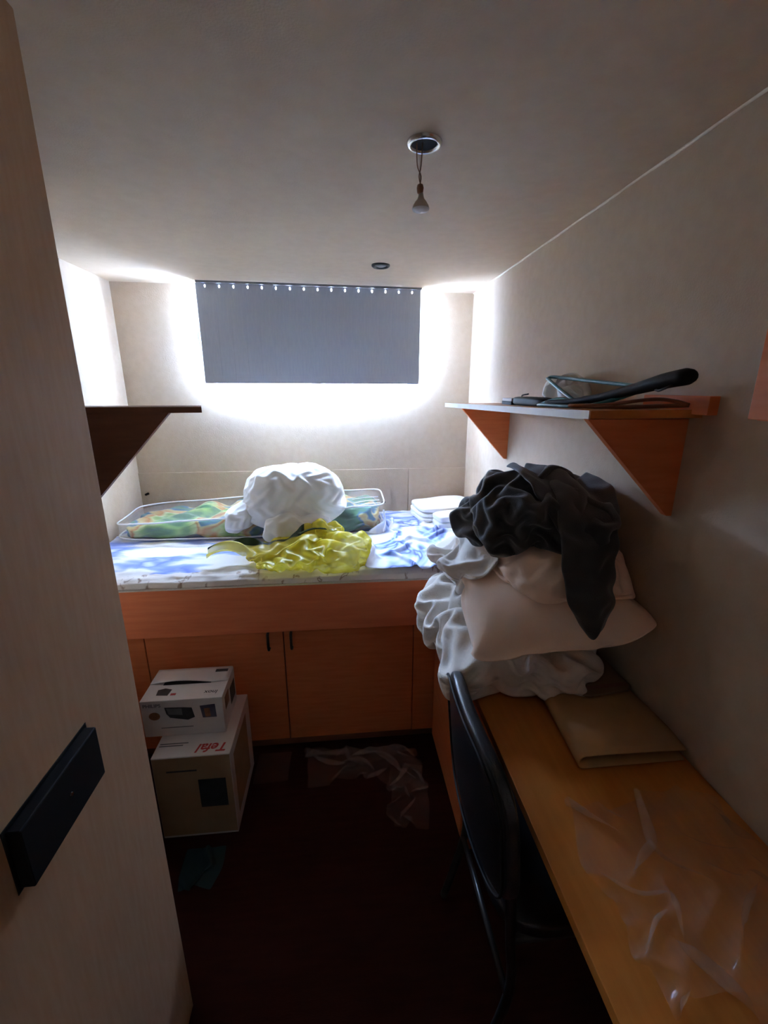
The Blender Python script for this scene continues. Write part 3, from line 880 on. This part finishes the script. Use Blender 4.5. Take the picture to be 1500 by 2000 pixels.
# ================================================================== CHAIR tucked under the desk
ch = thing('office_chair', (.45, .78, ZF), 'black leatherette chair tucked under the desk, seen edge on', 'chair')
def chair_back():
    # padded slab in the Y-Z plane with rounded top corners, leaning back towards -x
    n = 26; P = []; F = []
    T, F = superblob(18, (.024, .205, .165), 4.0)
    zrel = (T[:, 2] + .165) / .33
    T[:, 0] += -.030 * zrel + .018 * (T[:, 1] / .2) ** 2
    T[:, 0] *= 1.0
    T += np.array((.292, .775, -.835))
    return T, F
T, F = chair_back()
bk = link('backrest', T, F, m_leather, ch, smooth=True, subsurf=1)
pp = []
for k in range(60):
    q = 2 * math.pi * k / 60; cx, sy = math.cos(q), math.sin(q); l = (abs(cx) ** 4 + abs(sy) ** 4) ** .25
    y, z = .200 * cx / l, .160 * sy / l
    zr = (z + .165) / .33
    pp.append((.292 - .026 - .030 * zr + .018 * (y / .2) ** 2 + .004, .775 + y, -.835 + z))
MB().tube(pp + [pp[0]], .003, 6).build('piping', m_black, bk, smooth=True)
T, F = superblob(14, (.20, .205, .032), 4.5)
T += np.array((.500, .800, -1.085))
link('seat', T, F, m_leather, ch, smooth=True, subsurf=1)
for y in (.62, .98):
    MB().tube(smooth_path([(.318, y, -.90), (.325, y, -1.06), (.33, y, -1.13), (.34, y, -1.30), (.285, y, ZF + .011)], 6), .011, 10).build('leg', m_dmetal, ch, smooth=True)
    MB().tube(smooth_path([(.67, y, -1.12), (.665, y, -1.30), (.69, y, ZF + .011)], 6), .011, 10).build('leg', m_dmetal, ch, smooth=True)
    MB().tube([(.33, y, -1.125), (.67, y, -1.125)], .010, 8).build('seat_rail', m_dmetal, ch, smooth=True)
MB().tube([(.335, .62, -1.30), (.335, .98, -1.30)], .008, 8).build('stretcher', m_dmetal, ch, smooth=True)

# ================================================================== ON THE DESK
# folded beige card: lower leaf, rounded fold on the left, upper leaf
fm = thing('folded_mat', (.60, .80, -.77), 'folded beige card sheet with rounded fold lying on the desk below the pillow', 'mat')
sec = []
for k in range(13):
    q = math.pi / 2 + math.pi * k / 12
    sec.append((.492 + .016 * math.cos(q), -.753 + .016 * math.sin(q)))
sec = [(.715, -.742), (.64, -.739), (.56, -.737)] + sec + [(.58, -.769), (.715, -.769)]
P, F = grid_sheet(len(sec), 14, lambda u, v: (sec[int(round(u * (len(sec) - 1)))][0] + .022 * v, .695 + .265 * v, sec[int(round(u * (len(sec) - 1)))][1] + (0.003 * math.sin(v * 6) if u < .2 else 0)))
P[:, 0] = np.minimum(P[:, 0], .719)
P[:, 2] = np.maximum(P[:, 2], -.7675)
link('card_sheet', P, F, m_mat, fm, smooth=True, solid=.0035)
bb = thing('brown_board', (.66, .96, -.74), 'thin brown board lying on the beige card, half under the pillow pile', 'board')
MB().prism([(.568, .872, -.7335), (.595, .862, -.7335), (.700, .872, -.7335), (.716, .885, -.7335), (.716, 1.06, -.7335), (.60, 1.06, -.7335)], (0, 0, .006)).build('board', m_matdark, bb, bevel=.001)
MB().prism([(.575, .88, -.7275), (.71, .888, -.7275), (.71, .900, -.7275), (.577, .892, -.7275)], (0, 0, .0012)).build('edge_tape', m_brown, bb)

def crumple(name, f, nx, ny, R, seed, mat, label, cat, amp=.03, steps=60, base=None, parent=None, part=None, kb=.25, mp=.3, g=.0007, flat=None, ymax=2.485, xmax=.715):
    P0, F = grid_sheet(nx, ny, f)
    R0, _ = grid_sheet(nx, ny, lambda u, v: (R[0] * u, R[1] * v, 0))
    S = Soft(P0 + nzv(P0, 16, seed) * amp + nzv(P0, 40, seed + 4) * amp * .3, F, 1.0, R0, kb=kb)
    S.run(steps, 6, g=g, coll=collide(maxpen=mp, friction=.2, eps=.003, flat=flat, ymax=ymax, xmax=xmax), damp=.9)
    o = link(name, S.P, F, mat, parent, smooth=True, subsurf=1)
    if parent is None: setp(o, label, cat)
    return o
splat(P, F)
crumple('plastic_bag', lambda u, v: (.41 + .28 * u, .33 + .27 * v, -.72 + .03 * math.sin(u * 7) * math.sin(v * 5)), 40, 40, (.40, .38), 3.3, m_wrap2,
        'crumpled see-through plastic bag lying on the near end of the desk', 'plastic bag', amp=.035)

# ================================================================== ON THE FLOOR
def carton(name, x0, x1, y0, y1, z0, z1, label):
    t = thing(name, ((x0 + x1) / 2, (y0 + y1) / 2, z0), label, 'box')
    MB().box(x0, x1, y0, y1, z0, z1).build('carton_body', m_card, t, bevel=.002)
    return t
BX0, BX1, BY0, BY1, BZ1 = -.664, -.405, 1.262, 1.565, -1.200
lb = carton('cardboard_box', BX0, BX1, BY0, BY1, ZF, BZ1, 'larger white cardboard box with red lettering on the floor beside the bed')
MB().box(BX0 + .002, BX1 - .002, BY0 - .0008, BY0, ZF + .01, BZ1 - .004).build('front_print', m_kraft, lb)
text_mesh('lettering', 'Tefal', .052, (BX1 - .012, BY0 + .050, BZ1), (-1, 0, 0), (0, -1, 0), m_inkred, lb, shear=.25, bold=.0012)
for k, (xa, xb, ya) in enumerate(((-.655, -.56, 1.322), (-.655, -.575, 1.312))):
    MB().box(xa, xb, ya, ya + .004, BZ1, BZ1 + .0006).build('small_print', m_inkgrey, lb)
MB().box(-.62, -.52, BY0 - .0016, BY0 - .0008, -1.262, -1.256).build('small_print', m_ink, lb)
MB().box(-.52, -.428, BY0 - .0018, BY0 - .0008, -1.42, -1.30).build('printed_picture', m_ink, lb)
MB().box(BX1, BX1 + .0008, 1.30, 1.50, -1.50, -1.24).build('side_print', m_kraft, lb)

SX0, SX1, SY0, SY1, SZ1 = -.720, -.441, 1.362, 1.540, -1.050
zb_ = BZ1 + .001
sb = carton('cardboard_box', SX0, SX1, SY0, SY1, zb_, SZ1, 'small white appliance box with printed pictures on top of the larger box')
# lid flaps: rear flap bowed open over a black strip painted as its shade
def flap(u, v):
    x = SX0 + .002 + (SX1 - SX0 - .004) * u
    return (x, 1.452 + (SY1 - 1.454) * v - .006 * math.sin(math.pi * u) * (1 - v), SZ1 + .003 + .014 * math.sin(math.pi * min(1, u * 1.25)) * (1 - v))
P, F = grid_sheet(16, 6, flap); link('rear_flap', P, F, m_card, sb, smooth=True, solid=.002)
MB().box(SX0 + .05, SX1 - .06, 1.447, 1.475, SZ1, SZ1 + .0012).build('flap_gap_shade', m_ink, sb)
text_mesh('lettering', 'PHILIPS', .019, (SX0 + .008, SY0, SZ1 - .026), (1, 0, 0), (0, 0, 1), m_inkgrey, sb, bold=.0004)
text_mesh('lettering', 'Inox', .026, (SX1 - .022, SY0 + .040, SZ1), (-1, 0, 0), (0, -1, 0), m_ink, sb, shear=.15, bold=.0004)
fy = SY0 - .0008
MB().prism([(-.640, fy, -1.079), (-.575, fy, -1.082), (-.548, fy, -1.085), (-.541, fy, -1.125), (-.565, fy, -1.135), (-.625, fy, -1.122), (-.636, fy, -1.105)], (0, .0008, 0)).build('printed_picture', m_ink, sb)
MB().prism([(-.634, fy - .0005, -1.083), (-.582, fy - .0005, -1.086), (-.582, fy - .0005, -1.113), (-.628, fy - .0005, -1.108)], (0, .0006, 0)).build('printed_picture', m_inkgrey, sb)
MB().prism([(-.520, fy, -1.080), (-.468, fy, -1.076), (-.466, fy, -1.130), (-.514, fy, -1.130)], (0, .0008, 0)).build('printed_picture', m_inkblue, sb)
MB().prism([(-.507, fy - .0005, -1.092), (-.487, fy - .0005, -1.091), (-.486, fy - .0005, -1.126), (-.504, fy - .0005, -1.127)], (0, .0006, 0)).build('printed_picture', m_inkbrown, sb)
b = MB(); b.prism([(-.677 + .019 * math.cos(q), fy, -1.113 + .016 * math.sin(q)) for q in np.linspace(0, 2 * math.pi, 14, endpoint=False)], (0, .0008, 0)); b.build('printed_picture', m_inkbrown, sb)
MB().prism([(-.675, 1.392, SZ1), (-.635, 1.388, SZ1), (-.630, 1.420, SZ1), (-.655, 1.428, SZ1), (-.678, 1.420, SZ1)], (0, 0, .0008)).build('printed_picture', m_ink, sb)
MB().prism([(-.626, 1.388, SZ1), (-.608, 1.388, SZ1), (-.608, 1.398, SZ1), (-.626, 1.398, SZ1)], (0, 0, .0008)).build('printed_picture', m_inkred, sb)
MB().box(-.500, -.455, 1.505, 1.520, SZ1 + .0045, SZ1 + .0060).build('printed_picture', m_ink, sb)
MB().box(SX1, SX1 + .0008, 1.39, 1.44, -1.125, -1.075).build('printed_picture', m_inkbrown, sb)
MB().box(SX1, SX1 + .0008, 1.46, 1.525, -1.16, -1.09).build('printed_picture', m_ink, sb)
MB().box(-.66, -.55, fy, SY0, -1.165, -1.162).build('small_print', m_inkgrey, sb)

crumple('plastic_wrap', lambda u, v: (-.16 + .45 * u + .02 * math.sin(v * 6), 1.46 + .16 * v - .20 * max(0, u - .72) * 3 * (1 - v), -1.44 + .08 * v), 52, 30, (.62, .34), 6.1, m_wrap,
        'crumpled clear plastic wrapping lying on the floor before the cupboard doors', 'plastic wrap', amp=.04, flat=ZF, ymax=1.61, xmax=.36)
crumple('plastic_wrap', lambda u, v: (.16 + .12 * u + .02 * v, 1.23 + .24 * v, -1.50 + .03 * u), 24, 36, (.20, .34), 9.4, m_wrap,
        'twisted strip of clear plastic wrapping on the floor nearest the chair', 'plastic wrap', amp=.03, flat=ZF, ymax=1.61, xmax=.36)
crumple('plastic_pouch', lambda u, v: (-.385 + .125 * u, 1.47 + .12 * v, -1.50 + .07 * v), 20, 20, (.14, .16), 12.2, m_wrap,
        'small clear plastic pouch on the floor beside the larger box', 'pouch', amp=.012, flat=ZF, ymax=1.61, xmax=.36)
crumple('teal_bag', lambda u, v: (-.56 + .11 * u, 1.10 + .10 * v, -1.50 + .02 * math.sin(u * 5)), 18, 18, (.15, .14), 15.2, m_tealbag,
        'small dark teal bag on the dark floor by the open door', 'bag', amp=.03, flat=ZF, ymax=1.61, xmax=.36)

# ================================================================== ON THE RIGHT SHELF
def sz(y): return zn + (zfz - zn) * (y - .877) / (2.03 - .877)
h = thing('clothes_hanger', (.62, 1.1, sz(1.1)), 'teal plastic clothes hanger propped up on the right shelf', 'hanger')
MB().tube(smooth_path([(.60, 1.10, -.036), (.61, 1.20, -.010), (.625, 1.318, .022), (.635, 1.345, .026), (.645, 1.32, .030), (.650, 1.10, .014), (.655, .905, .000)], 8), .0048, 8).build('hanger_frame', m_teal, h, smooth=True)
MB().tube(smooth_path([(.60, 1.10, -.036), (.585, 1.17, -.030), (.570, 1.24, sz(1.24) + .006), (.560, 1.20, sz(1.2) + .006), (.580, 1.00, sz(1.) + .008), (.655, .905, .000)], 8), .0048, 8).build('hanger_bar', m_teal, h, smooth=True)
h = thing('suit_hanger', (.62, .95, sz(.95)), 'black broad-shouldered suit hanger tilted up on the right shelf', 'hanger')
pts = smooth_path([(.575, 1.21, sz(1.2) + .012), (.59, 1.10, -.034), (.605, 1.0, -.022), (.618, .90, -.003), (.628, .83, .012), (.634, .785, .019), (.635, .772, .020)], 6)
rr = list(np.interp(np.linspace(0, 1, len(pts)), [0, .3, .5, .67, .83, .93, 1], [.008, .012, .016, .020, .021, .016, .003]))
MB().tube(pts, rr, 14, flat=.75).build('hanger_arm', m_black, h, smooth=True)
pts = smooth_path([(.60, 1.03, -.028), (.62, 1.10, -.030), (.64, 1.18, -.040), (.645, 1.30, sz(1.3) + .012)], 6)
MB().tube(pts, list(np.linspace(.010, .008, len(pts))), 12).build('hanger_arm', m_black, h, smooth=True)
MB().tube(smooth_path([(.622, .845, -.004), (.612, .822, -.006), (.610, .805, -.002), (.616, .797, .003), (.622, .803, .004)], 6), .0025, 8).build('hook', m_dmetal, h, smooth=True)
h = thing('wooden_hanger', (.63, .90, sz(.9)), 'thin brown wooden hanger lying flat at the near end of right shelf', 'hanger')
MB().tube(smooth_path([(.55, 1.04, sz(1.04) + .007), (.60, .96, -.036), (.645, .885, -.024), (.675, .86, -.026), (.70, .845, -.034)], 6), .0055, 8, flat=.7).build('hanger_arm', m_brown, h, smooth=True)
MB().tube(smooth_path([(.55, 1.04, sz(1.04) + .007), (.62, .93, sz(.93) + .006), (.70, .845, -.034)], 6), .0045, 8).build('hanger_bar', m_brown, h, smooth=True)
Ws = wrinkled(16, (.668, 1.300, -.014), (.040, .10, .040), 2.2, .3, 61., lump=.02, k=.03, steps=30, coll=False, g=0)
Ws.P[:, 2] = np.maximum(Ws.P[:, 2], -.0525)
o = link('white_plastic_bag', Ws.P, Ws.F, m_white_film, smooth=True, subsurf=1)
setp(o, 'small crumpled white plastic bag behind the hangers on the shelf', 'plastic bag')
t = thing('black_case', (.60, 1.36, sz(1.36)), 'flat black case on the right shelf left of the teal hanger', 'case')
P, F = superblob(8, (.030, .115, .014), 5); P += np.array((.60, 1.36, sz(1.30) + .012)); P[:, 2] += .0
link('case_body', P, F, m_black, t, smooth=True, subsurf=1)
MB().tube(smooth_path([(.60, 1.43, -.040), (.60, 1.45, -.026), (.60, 1.40, -.020)], 5), .0022, 6).build('loop', m_black, t, smooth=True)
t = thing('small_box', (.60, 1.56, sz(1.56)), 'tiny black and white box at the far end of right shelf', 'box')
MB().box(.585, .615, 1.50, 1.59, sz(1.5) + .0005, sz(1.5) + .012).build('box_body', m_black, t, bevel=.001)
MB().box(.586, .614, 1.501, 1.589, sz(1.5) + .012, sz(1.5) + .022).build('box_lid', m_card, t, bevel=.001)

print('script seconds', round(time.time() - T0, 1))
